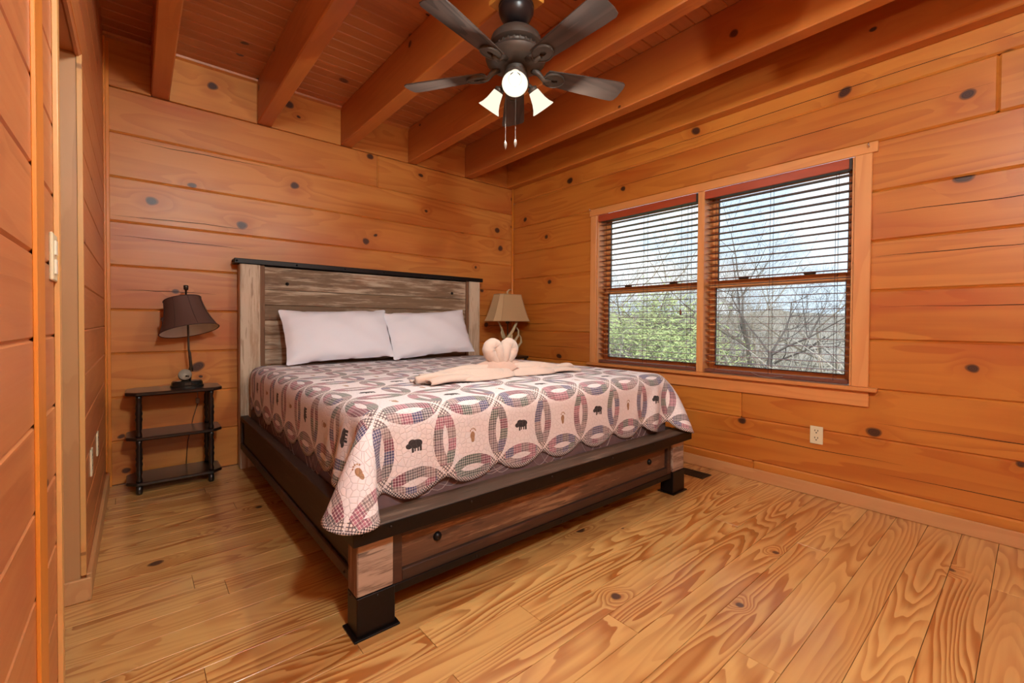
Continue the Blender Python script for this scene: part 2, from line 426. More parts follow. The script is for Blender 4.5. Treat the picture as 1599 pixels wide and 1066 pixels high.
# ------------------------------------------------------------------ window
wi = empty('window_1', (0, (WY0+WY1)/2, .63), **S)
WZ0, WZ1 = .632, 1.838
bx('head_casing', 'casing_y', wi, -.014, -.0003, -2.885, -1.005, WZ1, 1.892, .002)
bx('side_casing', 'casing_z', wi, -.013, -.0003, WY0+.0, -1.016, WZ0, WZ1-.0005, .002)
bx('side_casing', 'casing_z', wi, -.013, -.0003, -2.862, WY1, WZ0, WZ1-.0005, .002)
bx('mullion', 'casing_z', wi, -.006, .15, -1.98, -1.935, WZ0, WZ1, .002)
bx('stool', 'casing_y', wi, -.035, .15, -2.9, -1.0, WZ0-.022, WZ0-.0003, .004)
bx('apron', 'casing_y', wi, -.012, -.0003, -2.865, -1.01, .529, WZ0-.0225, .003)
bx('jamb_lining', 'casing_z', wi, 0, .15, WY0-.012, WY0, WZ0, WZ1, .001)
bx('jamb_lining', 'casing_z', wi, 0, .15, WY1, WY1+.012, WZ0, WZ1, .001)
bx('head_lining', 'valance_wood', wi, 0, .15, WY1+.0125, WY0-.0125, WZ1-.012, WZ1, .001)
for yy, zz in ((-1.022, 1.885), (-2.85, 1.87)):
    MB().tube([(-.014, yy, zz), (-.03, yy, zz), (-.036, yy, zz+.006), (-.036, yy, zz+.014)], .003, 6).build('curtain_hook', 'steel', wi, smooth=True)
for a, b in ((WY0-.012, -1.935), (-1.98, WY1+.012)):      # two double-hung units
    for z0, z1, xx in ((.648, 1.245, .085), (1.195, 1.826, .112)):
        lower = z0 < 1
        sa = empty('sash', (xx, (a+b)/2, z0)); sa.parent = wi; sa.location = WO[sa.name]-wloc(wi)
        st = .038; t = .024
        bx('stile', 'casing_z', sa, xx, xx+t, a-st, a-.0005, z0, z1, .003)
        bx('stile', 'casing_z', sa, xx, xx+t, b+.0005, b+st, z0, z1, .003)
        rb, rt = (.03, .045) if lower else (.045, .03)
        bx('rail', 'casing_y', sa, xx, xx+t, b+st, a-st, z0, z0+rb, .003)
        bx('rail', 'casing_y', sa, xx, xx+t, b+st, a-st, z1-rt, z1, .003)
        bx('pane', 'window_glass', sa, xx+.010, xx+.014, b+st-.005, a-st+.005, z0+rb-.005, z1-rt+.005)
        bx('glazing_bead', 'sash_gasket', sa, xx+.006, xx+.018, b+st, b+st+.004, z0+rb, z1-rt)
        bx('glazing_bead', 'sash_gasket', sa, xx+.006, xx+.018, a-st-.004, a-st, z0+rb, z1-rt)
        bx('glazing_bead', 'sash_gasket', sa, xx+.006, xx+.018, b+st, a-st, z0+rb, z0+rb+.004)
        if lower:
            for q in (.27, .73):
                yy = a+(b-a)*q; bx('sash_lock', 'latch_bronze', sa, xx+.0, xx+.022, yy-.03, yy+.03, z1, z1+.016, .005)
# venetian blinds
def blind(a, b, label, tassel, xc=.034):
    t = empty('window_blind', (xc, (a+b)/2, WZ1), label=label, category='window blind', group='wooden venetian blinds on the two window units')
    bx('headrail', 'blind_dark', t, xc-.026, xc+.026, b+.004, a-.004, 1.785, 1.825, .003)
    bx('valance', 'valance_wood', t, xc-.040, xc-.031, b+.001, a-.001, 1.782, 1.832, .002)
    bx('end_bracket', 'blind_dark', t, xc-.044, xc-.02, b+.0005, b+.012, 1.775, 1.834, .001)
    z = 1.758; i = 0
    proto = None
    while z > .70:
        if proto is None:
            m = MB(); P = []
            for yy in (b+.006, a-.006):
                P.append([(xc-.025+.05*k/6, yy, z+.0012*math.sin(PI*k/6)) for k in range(7)]+[(xc+.025-.05*k/6, yy, z-.0022+.0012*math.sin(PI*(1-k/6))) for k in range(7)])
            bm = m.bm; v0 = [bm.verts.new(p_) for p_ in P[0]]; v1 = [bm.verts.new(p_) for p_ in P[1]]; n = len(v0)
            for k in range(n): bm.faces.new((v0[k], v0[(k+1) % n], v1[(k+1) % n], v1[k]))
            bm.faces.new(v0[::-1]); bm.faces.new(v1)
            proto = m.build('slat', 'slat_brown', t); proto.rotation_euler.y = math.radians(0); z0 = z
        else:
            o = proto.copy(); COL.objects.link(o); o.location.z = proto.location.z-(z0-z)*U
        z -= .0420
    bx('bottom_rail', 'slat_brown', t, xc-.026, xc+.026, b+.006, a-.006, .636, .658, .004)
    for q in (.09, .5, .91):
        yy = a+(b-a)*q
        for dx in (-.0262, .0262): MB().tube([(xc+dx, yy, 1.785), (xc+dx, yy, .65)], .0012, 5).build('ladder_cord', 'blind_cord', t)
    yy = a+(b-a)*.86
    if tassel:
        MB().tube([(xc-.034, yy, 1.79), (xc-.034, yy, 1.05)], .0012, 5).build('lift_cord', 'blind_cord', t)
        MB().lathe([(.002, 1.06), (.006, 1.045), (.008, 1.022), (.004, 1.015)], 10, xc-.034, yy).build('tassel', 'slat_brown', t, smooth=True)
    return t
blind(WY0-.013, -1.9345, 'brown wooden venetian blind with a dangling tassel cord, nearer the antler lamp', True)
b2 = blind(-1.9805, WY1+.013, 'brown wooden venetian blind over the window unit showing the forked bare tree', False)
MB().tube([(.004, -2.28, .66), (-.002, -2.33, .642), (.0, -2.4, .638), (.004, -2.46, .648)], .0016, 6).build('loose_cord', 'cord_grey', b2, smooth=True)

# ------------------------------------------------------------------ outlets, switch, register
def plate(name, label, face, c, w_, h_, holes, cat):
    """face 'r' right wall, 'l' left wall"""
    x, y, z = c; t = empty(name, c, label=label, category=cat)
    sx = -1 if face == 'r' else 1
    X0, X1 = sorted((x, x+sx*.006))
    bx('cover_plate', 'plastic_almond', t, X0, X1, y-w_/2, y+w_/2, z-h_/2, z+h_/2, .002)
    xf = x+sx*.006
    for kind, dy, dz, ww, hh in holes:
        a, b = sorted((xf, xf+sx*(.0006 if kind == 'outlet_slot' else .003)))
        bx('slot' if kind == 'outlet_slot' else 'toggle', kind, t, a, b, y+dy-ww/2, y+dy+ww/2, z+dz-hh/2, z+dz+hh/2)
    return t
dup = []
for dz in (.02, -.02): dup += [('outlet_slot', -.007, dz+.006, .0035, .009), ('outlet_slot', .007, dz+.006, .0035, .009), ('outlet_slot', 0, dz-.006, .006, .006)]
plate('wall_outlet', 'almond duplex outlet in the log wall under the window', 'r', (-.0002, -2.636, .34), .062, .098, dup, 'outlet')
plate('wall_outlet', 'almond outlet on the plank partition, closer to the doorway', 'l', (XL+.0002, -1.1, .415), .062, .1, dup, 'outlet')
plate('wall_outlet', 'almond outlet on the plank partition, closer to the nightstand', 'l', (XL+.0002, -.77, .415), .062, .1, dup, 'outlet')
plate('light_switch', 'white light switch plate beside the doorway casing', 'l', (XL+.0002, -2.065, 1.088), .065, .1, [('plastic_white', 0, .02, .02, .03), ('plastic_white', 0, -.02, .02, .03)], 'light switch')
t = empty('floor_register', (-.18, -2.0, 0), label='dark slotted floor vent between bed and right-hand log wall', category='floor vent')
bx('frame', 'vent_metal', t, -.24, -.125, -2.108, -1.86, .0002, .004, .001)
for k in range(15): bx('louver', 'dark_metal', t, -.232, -.133, -2.098+k*.0155, -2.09+k*.0155, .004, .0055)

# ================================================================== bed
HBY0, HBY1 = -.125, -.035
bed = empty('bed_frame', (-1.44, -1.1, 0), label='rustic king bed frame of weathered planks, dark rails and black metal feet', category='bed')
hb = empty('headboard', (-1.44, -.08, 0)); hb.parent = bed; hb.location = WO[hb.name]-wloc(bed)
bx('post', 'post_whitewash', hb, -2.387, -2.271, HBY0, HBY1, 0, 1.324, .004)
bx('post', 'post_whitewash', hb, -.609, -.493, HBY0, HBY1, 0, 1.324, .004)
bx('stile', 'stile_brown', hb, -2.2705, -2.243, -.115, -.05, .2, 1.324, .002)
bx('stile', 'stile_brown', hb, -.637, -.6095, -.115, -.05, .2, 1.324, .002)
pz = [1.318, 1.165, 1.062, .962, .868, .766, .665, .5, .36, .2]
for i, (a, b) in enumerate(zip(pz[1:], pz)): bx('plank', 'headboard_plank', hb, -2.2428, -.6372, -.105+(i % 3)*.002, -.06, a+.001, b-.001, .002)
tr = bx('top_rail', 'dark_metal', hb, -2.418, -.465, -.134, -.026, 1.3245, 1.357, .003)
def bolt(par, c, ax, r=.006, name='bolt', mat='bolt_metal'):
    m = MB().lathe([(r, 0), (r, .25*r), (r*.75, .7*r), (r*.3, .95*r), (0.0001, r)], 10)
    rot = {'-y': Matrix.Rotation(PI/2, 4, 'X'), '-x': Matrix.Rotation(-PI/2, 4, 'Y'), 'z': Matrix.Identity(4)}[ax]
    m.xf(Matrix.Translation(c) @ rot); return m.build(name, mat, par, smooth=True)
for x in (-2.405, -2.05, -1.72, -1.42, -1.1, -.8, -.48): bolt(hb, (x, -.134, 1.34), '-y', .007, mat='dark_metal')
bolt(hb, (-2.418, -.08, 1.34), '-x', .008, mat='dark_metal')
for x in (-2.105, -.782):
    for z in (1.21, 1.023, .83): bolt(hb, (x, -.105, z), '-y', .012, mat='dark_metal')
# side rails (panelled) ; foot end
FY = -2.118           # front plane of foot posts
for sx, xo in ((-1, -2.388), (1, -.492)):
    sr = empty('side_rail', (xo, -1.1, .14)); sr.parent = bed; sr.location = WO[sr.name]-wloc(bed)
    xi = xo-sx*.04
    XR = lambda a: xo-sx*a
    def rb(n, m_, a, b, y0, y1, z0, z1, bev=.002):
        x0, x1 = sorted((XR(a), XR(b))); return bx(n, m_, sr, x0, x1, y0, y1, z0, z1, bev)
    rb('rail_panel', 'bed_brown_y', .012, .04, FY+.074, -.128, .135, .344)
    rb('rail_top', 'bed_brown_y', 0, .045, FY+.074, -.128, .315, .346, .003)
    rb('rail_bottom', 'bed_brown', 0, .0115, FY+.074, -.128, .135, .176, .003)  # lighter brown paints the highlight along the lower ledge
    rb('rail_end', 'bed_brown_y', 0, .0115, -.165, -.128, .1762, .3148)
    bolt(sr, (XR(0), -2.0, .155), '-x' if sx < 0 else 'z', .005)
fb = empty('footboard', (-1.44, FY, .1)); fb.parent = bed; fb.location = WO[fb.name]-wloc(bed)
for a, b in ((-2.39, -2.276), (-.606, -.492)):
    ps = bx('post', 'foot_post', fb, a, b, FY, FY+.07, .124, .305, .003)
    bx('post_side', 'stile_brown', fb, a-.003 if a < -1 else b, a if a < -1 else b+.003, FY+.002, FY+.07, .126, .30)
    ft = bx('metal_foot', 'dark_metal', fb, a-.004, b+.004, FY-.004, FY+.074, .006, .1235, .002)
    bx('foot_plate', 'dark_metal', fb, a-.016, b+.016, FY-.016, FY+.086, 0, .006, .001)
    for x in ((a+.06), ): bolt(fb, (x, FY-.004, .115), '-y', .004)
    bolt(fb, ((a-.004), FY+.05, .115), '-x', .004)
bx('stile', 'bed_brown', fb, -2.2758, -2.24, FY+.012, FY+.06, .11, .305, .002)
bx('stile', 'bed_brown', fb, -.642, -.6062, FY+.012, FY+.06, .11, .305, .002)
bx('panel', 'foot_panel', fb, -2.2398, -.6422, FY+.03, FY+.06, .11, .305, .002)
bx('rail_upper', 'bed_brown', fb, -2.2398, -.6422, FY+.012, FY+.0298, .262, .305, .002)
bx('rail_lower', 'bed_brown', fb, -2.2398, -.6422, FY+.012, FY+.0298, .108, .154, .002)
bx('metal_strap', 'dark_metal', fb, -2.2752, -.6068, FY+.006, FY+.0118, .092, .118, .001)
bx('cap', 'cap_wood', fb, -2.412, -.47, FY-.03, FY+.072, .3052, .345, .003)
bx('cap_strap', 'dark_metal', fb, -2.416, -.466, FY-.034, FY-.0302, .296, .342, .001)
bx('cap_strap_end', 'dark_metal', fb, -2.416, -2.4122, FY-.03, FY+.06, .296, .342, .001)
for x in (-2.39, -2.3, -2.0, -1.6, -1.2, -.85, -.5): bolt(fb, (x, FY-.034, .328), '-y', .0042)
for x in (-1.95, -1.5, -1.05, -.75): bolt(fb, (x, FY+.006, .104), '-y', .0042)
for x in (-2.1, -.8): bolt(fb, (x, FY+.03, .215), '-y', .016, mat='dark_metal')
bx('centre_support', 'dark_metal', bed, -1.46, -1.42, -1.9, -.15, .1, .13, .002)
MB().tube([(-2.24, FY+.14, .005), (-2.2, FY+.2, .1), (-2.14, FY+.3, .13)], .012, 8).build('brace', 'dark_metal', bed, smooth=True)
bx('slat_deck', 'bed_brown', bed, -2.34, -.54, -2.0, -.13, .131, .15)

# mattress
MX0, MX1, MY0, MY1, MZ0, MZ1 = -2.335, -.525, -2.04, -.13, .152, .658
mt = bx('mattress', 'mattress_mauve', None, MX0, MX1, MY0, MY1, MZ0, MZ1, .045, 4, label='mauve quilted king mattress on the bed, its side showing below the quilt', category='mattress')
soft(mt)
WOm = WO[mt.name]
def wavy(f, n, name='stitching'):
    MB().tube([f(i/(n-1)) for i in range(n)], .0016, 4).build(name, 'stitch', mt)
for ph in (0, 1.1, 2.2):
    wavy(lambda t: (MX0+.06+t*1.66, MY0-.0008, .40+.05*math.sin(t*34+ph)+.02*math.sin(t*61+ph*2)), 90)
    wavy(lambda t: (MX0-.0008, MY0+.07+t*1.7, .40+.05*math.sin(t*34+ph)+.02*math.sin(t*55+ph*2)), 90)

# ------------------------------------------------------------------ quilt: a draped sheet settled on the mattress
PQ = .247
def drape():
    n = 8; nu = 9*n+1; nv = int(8.4*n)+1
    u = np.arange(nu)/n; v = np.arange(nv)/n
    UU, VV = np.meshgrid(u, v, indexing='ij')
    def sc_(t): f = t-np.floor(t)-.5; return np.sqrt(.5-f*f)-.5
    # scalloped hem on front and both sides
    wv = np.clip(1-VV/1.0, 0, 1)**2; wl_ = np.clip(1-UU/1.0, 0, 1)**2; wr_ = np.clip(1-(9-UU)/1.0, 0, 1)**2
    u2 = UU-wl_*sc_(VV)+wr_*sc_(VV); v2 = VV-wv*sc_(UU)
    rest = np.stack([u2*PQ, v2*PQ], -1)
    X_ = np.zeros((nu, nv, 3)); X_[..., 0] = -1.43+(u2-4.5)*PQ; X_[..., 1] = -2.078+(v2-.78)*PQ; X_[..., 2] = .688
    rng = np.random.RandomState(4); X_[..., 2] += rng.rand(nu, nv)*.002
    prev = X_.copy()
    cons = []
    def add(a, b, k):
        l = np.linalg.norm(rest[a]-rest[b], axis=-1)[..., None]; cons.append((a, b, l, k))
    s = slice
    for st in (0, 1):
        hi = nu-((nu-st) % 2); add((s(st, hi, 2), s(None)), (s(st+1, hi, 2), s(None)), 1.0)
        hi = nv-((nv-st) % 2); add((s(None), s(st, hi, 2)), (s(None), s(st+1, hi, 2)), 1.0)
    for st in (0, 1):
        hi = nu-((nu-st) % 2)
        a = s(st, hi, 2); b = s(st+1, hi, 2)
        add((a, s(0, nv-1)), (b, s(1, nv)), .5); add((a, s(1, nv)), (b, s(0, nv-1)), .5)
    for st in (0, 1, 2, 3):
        L_ = len(range(st, nu-2, 4)); a = s(st, nu-2, 4); add((a, s(None)), (s(st+2, st+2+4*L_, 4), s(None)), .25)
        L_ = len(range(st, nv-2, 4)); a = s(st, nv-2, 4); add((s(None), a), (s(None), s(st+2, st+2+4*L_, 4)), .25)
    boxes = [((MX0, MY0, MZ0), (MX1, MY1, MZ1), .05), ((-2.43, FY-.03, .1), (-.45, FY+.072, .345), .006),
             ((-2.39, FY, .1), (-2.343, -.1, .346), .006), ((-.537, FY, .1), (-.49, -.1, .346), .006), ((-3, -.125, 0), (0, 0, 2), .004)]
    mar = .006
    def collide(Xc, Xp):
        for lo, hi, r in boxes:
            lo = np.array(lo)+r; hi = np.array(hi)-r; c = (lo+hi)/2; h = (hi-lo)/2
            q = np.abs(Xc-c)-h; sg = np.sign(Xc-c); sg[sg == 0] = 1
            out = np.maximum(q, 0); d = np.linalg.norm(out, axis=-1)
            inside = (q.max(-1) < 0)
            dist = np.where(inside, q.max(-1), d)-r-mar
            hit = dist < 0
            if not hit.any(): continue
            nrm = np.where(inside[..., None], (q == q.max(-1, keepdims=True))*1.0, out/np.maximum(d, 1e-9)[..., None])*sg
            Xc = Xc-np.where(hit[..., None], nrm*dist[..., None], 0)
            mv = Xc-Xp; tang = mv-(mv*nrm).sum(-1, keepdims=True)*nrm
            Xc = Xc-np.where(hit[..., None], tang*.92, 0)
        return Xc
    for it in range(170):
        vel = (X_-prev)*(.97 if it < 110 else .9); prev = X_.copy()
        X_ = X_+vel; X_[..., 2] -= 9.8*.010**2
        for k in range(16):
            for a, b, l, kk in cons:
                d = X_[b]-X_[a]; L_ = np.sqrt((d*d).sum(-1, keepdims=True)); c = d*((L_-l)/np.maximum(L_, 1e-9)*.5*kk)
                X_[a] += c; X_[b] -= c
            if k % 4 == 3: X_ = collide(X_, prev)
    return X_, u2, v2, UU, VV
XQ, qu, qv, UU, VV = drape()
nu, nv = XQ.shape[:2]
co = XQ.reshape(-1, 3)*U; org = Vector((-1.43, -1.1, .66))*U
me = bpy.data.meshes.new('quilt')
fs = [(i*nv+j, (i+1)*nv+j, (i+1)*nv+j+1, i*nv+j+1) for i in range(nu-1) for j in range(nv-1)]
me.from_pydata((co-np.array(org)).tolist(), [], fs)
uvl = me.uv_layers.new(name='UVMap'); fu, fv = qu.reshape(-1), qv.reshape(-1)
li = np.array([l.vertex_index for l in me.loops]); uvl.data.foreach_set('uv', np.stack([fu[li], fv[li]], -1).astype(np.float32).reshape(-1))
at = me.attributes.new('hem', 'FLOAT', 'POINT'); at.data.foreach_set('value', np.minimum(np.minimum(UU, 9-UU), VV).reshape(-1).astype(np.float32))
for f in me.polygons: f.use_smooth = True
quilt = bpy.data.objects.new('quilt', me); COL.objects.link(quilt); quilt.location = org
quilt['label'] = 'cream patchwork quilt with plaid interlocking rings, bears and paw prints, draped over the bed'; quilt['category'] = 'quilt'
md = quilt.modifiers.new('sub', 'SUBSURF'); md.levels = 2; md.render_levels = 2; md.uv_smooth = 'PRESERVE_BOUNDARIES'
md = quilt.modifiers.new('thick', 'SOLIDIFY'); md.thickness = .006; md.offset = -.3
# quilt print
m, nt, p = newmat('quilt_print'); me.materials.append(m)
n_ = nt.nodes.new('ShaderNodeUVMap'); n_.uv_map = 'UVMap'; q = sep(nt, X(nt, n_.outputs[0]))
u, v = q[0]+10, q[1]+10
iu, iv = u.fl(), v.fl(); fx, fy = u-iu-.5, v-iv-.5
ax, ay = fx.ab(), fy.ab(); mxx, mnn = ax.mx(ay), ax.mn(ay)
d1 = (fx*fx+fy*fy).sq(); om = 1-mxx; d2 = (om*om+mnn*mnn).sq()
lens = d2.lt(.700); melon = d1.lt(.55)*d2.lt(.55)
band = (lens-melon*lens).cl()
hor = ax.lt(ay)                                   # lens on a horizontal cell edge
tt = fx*hor+fy*(1-hor)
patch = ((tt+.5)*6.0).fl()
side = hor*2+(fx+fy).gt(0)
hsh = white(nt, vec(nt, iu+.3, iv+.3, side*10+patch+.5))
rp = nt.nodes.new('ShaderNodeValToRGB'); rp.color_ramp.interpolation = 'CONSTANT'; nt.links.new(hsh.k, rp.inputs[0])
pal = [(142, 74, 94), (84, 84, 128), (166, 142, 142), (120, 112, 116), (178, 110, 128), (98, 112, 104), (146, 124, 132)]
while len(rp.color_ramp.elements) < len(pal): rp.color_ramp.elements.new(.5)
for i, c in enumerate(pal): rp.color_ramp.elements[i].position = i/len(pal); rp.color_ramp.elements[i].color = lin(c)
patc = X(nt, rp.outputs[0])
s1 = (u*26).fr().lt(.28); s2 = (v*26).fr().lt(.28); s3 = (u*13+.3).fr().lt(.3); s4 = (v*13+.3).fr().lt(.3)
plaid = mixc(nt, (s1*.42+s2*.42).cl(), patc, (234, 222, 218)); plaid = mixc(nt, (s3*.25+s4*.25).cl(), plaid, (52, 44, 56))
chk = ((u+v)*17).fr().lt(.3); chk2 = ((u-v)*17).fr().lt(.3)
hatch = mixc(nt, (chk.mx(chk2)), (232, 218, 212), (98, 84, 90))
plaid = mixc(nt, mnn.gt(.36), plaid, hatch)
base = mixc(nt, noise(nt, vec(nt, u, v, 0), 2, 2), (238, 230, 232), (230, 218, 220))
col = mixc(nt, band, base, plaid)
par = ((iu+iv)*.5).fr().gt(.25)
def ell(cx, cy, rx, ry): 
    a = (fx-cx)*(1/rx); b = (fy-cy)*(1/ry); return (a*a+b*b).lt(1)
def rect(x0, x1, y0, y1): return fx.gt(x0)*fx.lt(x1)*fy.gt(y0)*fy.lt(y1)
bear = ell(.025, .025, .105, .06).mx(ell(-.09, .01, .05, .038)).mx(ell(-.04, .05, .06, .045)).mx(ell(-.075, .05, .016, .018))
bear = bear.mx(rect(-.055, -.02, -.085, .02)).mx(rect(-.085, -.062, -.06, .0)*0).mx(rect(.08, .118, -.085, .02)).mx(rect(.04, .066, -.08, .0)).mx(rect(-.01, .012, -.075, 0))
paw = ell(0, -.015, .042, .06).mx(ell(.006, -.07, .03, .05))
for i, (x, yv) in enumerate(((-.04, .06), (-.018, .083), (.008, .09), (.034, .08), (.052, .058))): paw = paw.mx(ell(x, yv, .011, .013))
col = mixc(nt, bear*par, col, (52, 44, 46)); col = mixc(nt, paw*(1-par), col, (168, 128, 96))
at_ = nt.nodes.new('ShaderNodeAttribute'); at_.attribute_name = 'hem'; hem = X(nt, at_.outputs['Fac'])
chkb = ((u*22).fr().gt(.5)+(v*22).fr().gt(.5)); bind = mixc(nt, (chkb*.5).fr().gt(.25), (70, 60, 66), (216, 200, 196))
col = mixc(nt, hem.lt(.05), col, bind)
vd, _ = voro(nt, vec(nt, u*1, v*1, 0), 13, feature='DISTANCE_TO_EDGE')
st_ = vd.step(0, .12)
col = mixc(nt, (1-st_)*.12, col, (150, 126, 120))
setp(nt, p, Base_Color=col, Roughness=.9, Sheen_Weight=.1); bump(nt, p, st_, .45, .006)

# ------------------------------------------------------------------ pillows
def pillow(c, w_, h_, th, tilt, rz, label, seed, roll_=0):
    r = random.Random(seed); N1, N2 = 26, 18; top = []; bot = []
    for i in range(N1+1):
        a, b = [], []
        for j in range(N2+1):
            s, t = i/N1*2-1, j/N2*2-1
            pin = 1-.07*(1-abs(s)**3)*abs(t)**2; pin2 = 1-.05*(1-abs(t)**3)*abs(s)**2
            xx = s*w_/2*pin2; yy = t*h_/2*pin
            prof = max(0, (1-abs(s)**2.6))**.55*max(0, (1-abs(t)**2.6))**.55
            wr_ = (.007*math.sin(7*s+5*t+seed)+.005*math.sin(15*s-9*t+seed*1.7)*abs(t))*prof+.006*math.sin(14*t-5*s+seed*2)*(1-prof)
            a.append(Vector((xx, yy, th/2*prof+wr_))); b.append(Vector((xx, yy, -th/2*prof+wr_*.5)))
        top.append(a); bot.append(b)
    m = MB(); m.grid(top); m.grid(bot); bmesh.ops.remove_doubles(m.bm, verts=m.bm.verts, dist=.0015)
    m.xf(Matrix.Translation(c) @ Matrix.Rotation(rz, 4, 'Z') @ Matrix.Rotation(PI/2-tilt, 4, 'X') @ Matrix.Rotation(roll_, 4, 'Z'))
    o = m.build('pillow', 'white_cotton', None, smooth=True, label=label, category='pillow', group='white pillows against the headboard')
    md = o.modifiers.new('sub', 'SUBSURF'); md.levels = 1; md.render_levels = 1
pillow((-1.80, -.265, .862), .76, .39, .15, math.radians(24), .02, 'wide white pillow leaning on the headboard, next to the brown lamp side', 1, .03)
pillow((-1.085, -.27, .868), .74, .39, .15, math.radians(24), -.02, 'white pillow leaning on the headboard, on the antler lamp side', 5, .06)

# ------------------------------------------------------------------ towel swans
ZT = .671
def towel(sx, label):
    cx, cy = -1.35, -1.5
    t = empty('towel_swan', (cx+sx*.1, cy, ZT), label=label, category='towel', group='two towel swans facing each other on the quilt')
    # neck: half of the heart outline
    pts = [(.01, 0, .0), (.04, 0, .035), (.072, 0, .078), (.083, 0, .108), (.074, 0, .134), (.052, 0, .144), (.033, -.004, .132), (.025, -.012, .104), (.02, -.014, .06), (.01, -.01, .02)]
    rad = [.03, .034, .037, .038, .037, .036, .034, .032, .028, .022]
    def cr(P, k):
        out = []
        for i in range(len(P)-1):
            p0 = np.array(P[max(i-1, 0)]); p1 = np.array(P[i]); p2 = np.array(P[i+1]); p3 = np.array(P[min(i+2, len(P)-1)])
            for j in range(k):
                s_ = j/k; out.append(tuple(.5*(2*p1+(p2-p0)*s_+(2*p0-5*p1+4*p2-p3)*s_**2+(3*p1-p0-3*p2+p3)*s_**3)))
        out.append(tuple(P[-1])); return out
    q = cr([(a, b, c, r) for (a, b, c), r in zip(pts, rad)], 4)
    P = [(cx+sx*a, cy+b, ZT+.04+c*.88) for a, b, c, r in q]
    m = MB().tube(P, [max(r*(1+.03*math.sin(i*1.7)), .006)*.92 for i, (a, b, c, r) in enumerate(q)], 14)
    m.build('neck', 'towel_peach', t, smooth=True)
    # body and spread tail: pleated sheet from the chest outwards
    Ln = .56 if sx < 0 else .47; rows = []; N1, N2 = 48, 44
    for i in range(N1+1):
        s_ = i/N1; row = []
        wdt = .10+.06*math.sin(PI*min(1, s_*1.15))-(.05*s_ if sx > 0 else .03*s_)
        hgt = (.036*(1-s_)**1.3+.022*math.exp(-((s_-.5)/.3)**2)+.014)
        for j in range(N2+1):
            k = j/N2*2-1
            prof = math.cos(k*PI/2)**.7 if abs(k) < 1 else 0
            zz = hgt*prof+(.030*abs(math.sin(k*4.6+s_*3.1*sx+sx))**.8-.014)*(prof**.5)*(.55+.6*s_)
            if j in (0, N2): zz = .001+.008*abs(math.sin(s_*11+j))*s_
            xx = cx-sx*.02+sx*Ln*s_+(.012*math.sin(k*7) if s_ > .97 else 0)*sx
            yy = cy-.012-(.05*s_ if sx < 0 else .06*s_)+k*wdt+.006*math.sin(s_*17+k*3)
            row.append((xx, yy, ZT+max(zz, .001)))
        rows.append(row)
    o = MB().grid(rows).build('body', 'towel_peach', t, smooth=True)
    o.modifiers.new('thick', 'SOLIDIFY').thickness = .006
    # overlapping pleats laid along the tail
    for i, (ya, yb, hh, en) in enumerate(((-.075, -.105, .030, .97), (-.02, -.045, .046, .84), (.04, .03, .040, .9))):
        rows = []
        for a_ in range(27):
            s_ = a_/26; row = []; wd = .046*(1-.25*s_)+.004*math.sin(s_*9+i)
            for b_ in range(11):
                th = PI*(-.06+1.12*b_/10)
                row.append((cx+sx*(.07+s_*(Ln*en-.07))+.006*math.sin(th*2+i), cy+ya+(yb-ya)*s_-(.04*s_ if sx < 0 else .05*s_)-wd*math.cos(th)*(1+.12*math.sin(s_*14+i*2)), ZT+.008+max(.0, hh*(1-.45*s_)*math.sin(th)+.004*math.sin(s_*11+i*1.7))))
            rows.append(row)
        o = MB().grid(rows).build('pleat', 'towel_pink' if i == 1 else 'towel_peach', t, smooth=True)
        o.modifiers.new('thick', 'SOLIDIFY').thickness = .005
    # ruffled collar at the neck's foot
    rows = []
    for i in range(25):
        a = i/24; ang = PI*(.98+1.04*a) if sx < 0 else PI*(1.02+.94*a); row = []
        for j in range(6):
            b = j/5; rr = .03+b*(.16 if sx < 0 else .13); ruf = .017*math.sin(a*26+sx)*b**1.3
            row.append((cx+sx*.03+rr*1.15*math.cos(ang), cy+.02+rr*.62*math.sin(ang)-.015*b, ZT+.078-.055*b**1.25+ruf+.004))
        rows.append(row)
    o = MB().grid(rows).build('collar', 'towel_pink', t, smooth=True)
    o.modifiers.new('thick', 'SOLIDIFY').thickness = .007
    # rolled edge along the tail
    pr = [(cx+sx*(.18+.40*k/10 if sx < 0 else .2+.26*k/10), cy-.10-.012*k/10+(.01*math.sin(k*1.3)), ZT+.024+.008*math.sin(k)) for k in range(11)]
    MB().tube(cr(pr, 3), .018, 10).build('rolled_edge', 'towel_peach', t, smooth=True)
    return t
towel(-1, 'peach towel folded as a swan, tail pointing to the brown lamp side of the bed')
towel(1, 'peach towel folded as a swan, tail pointing to the window side of the bed')

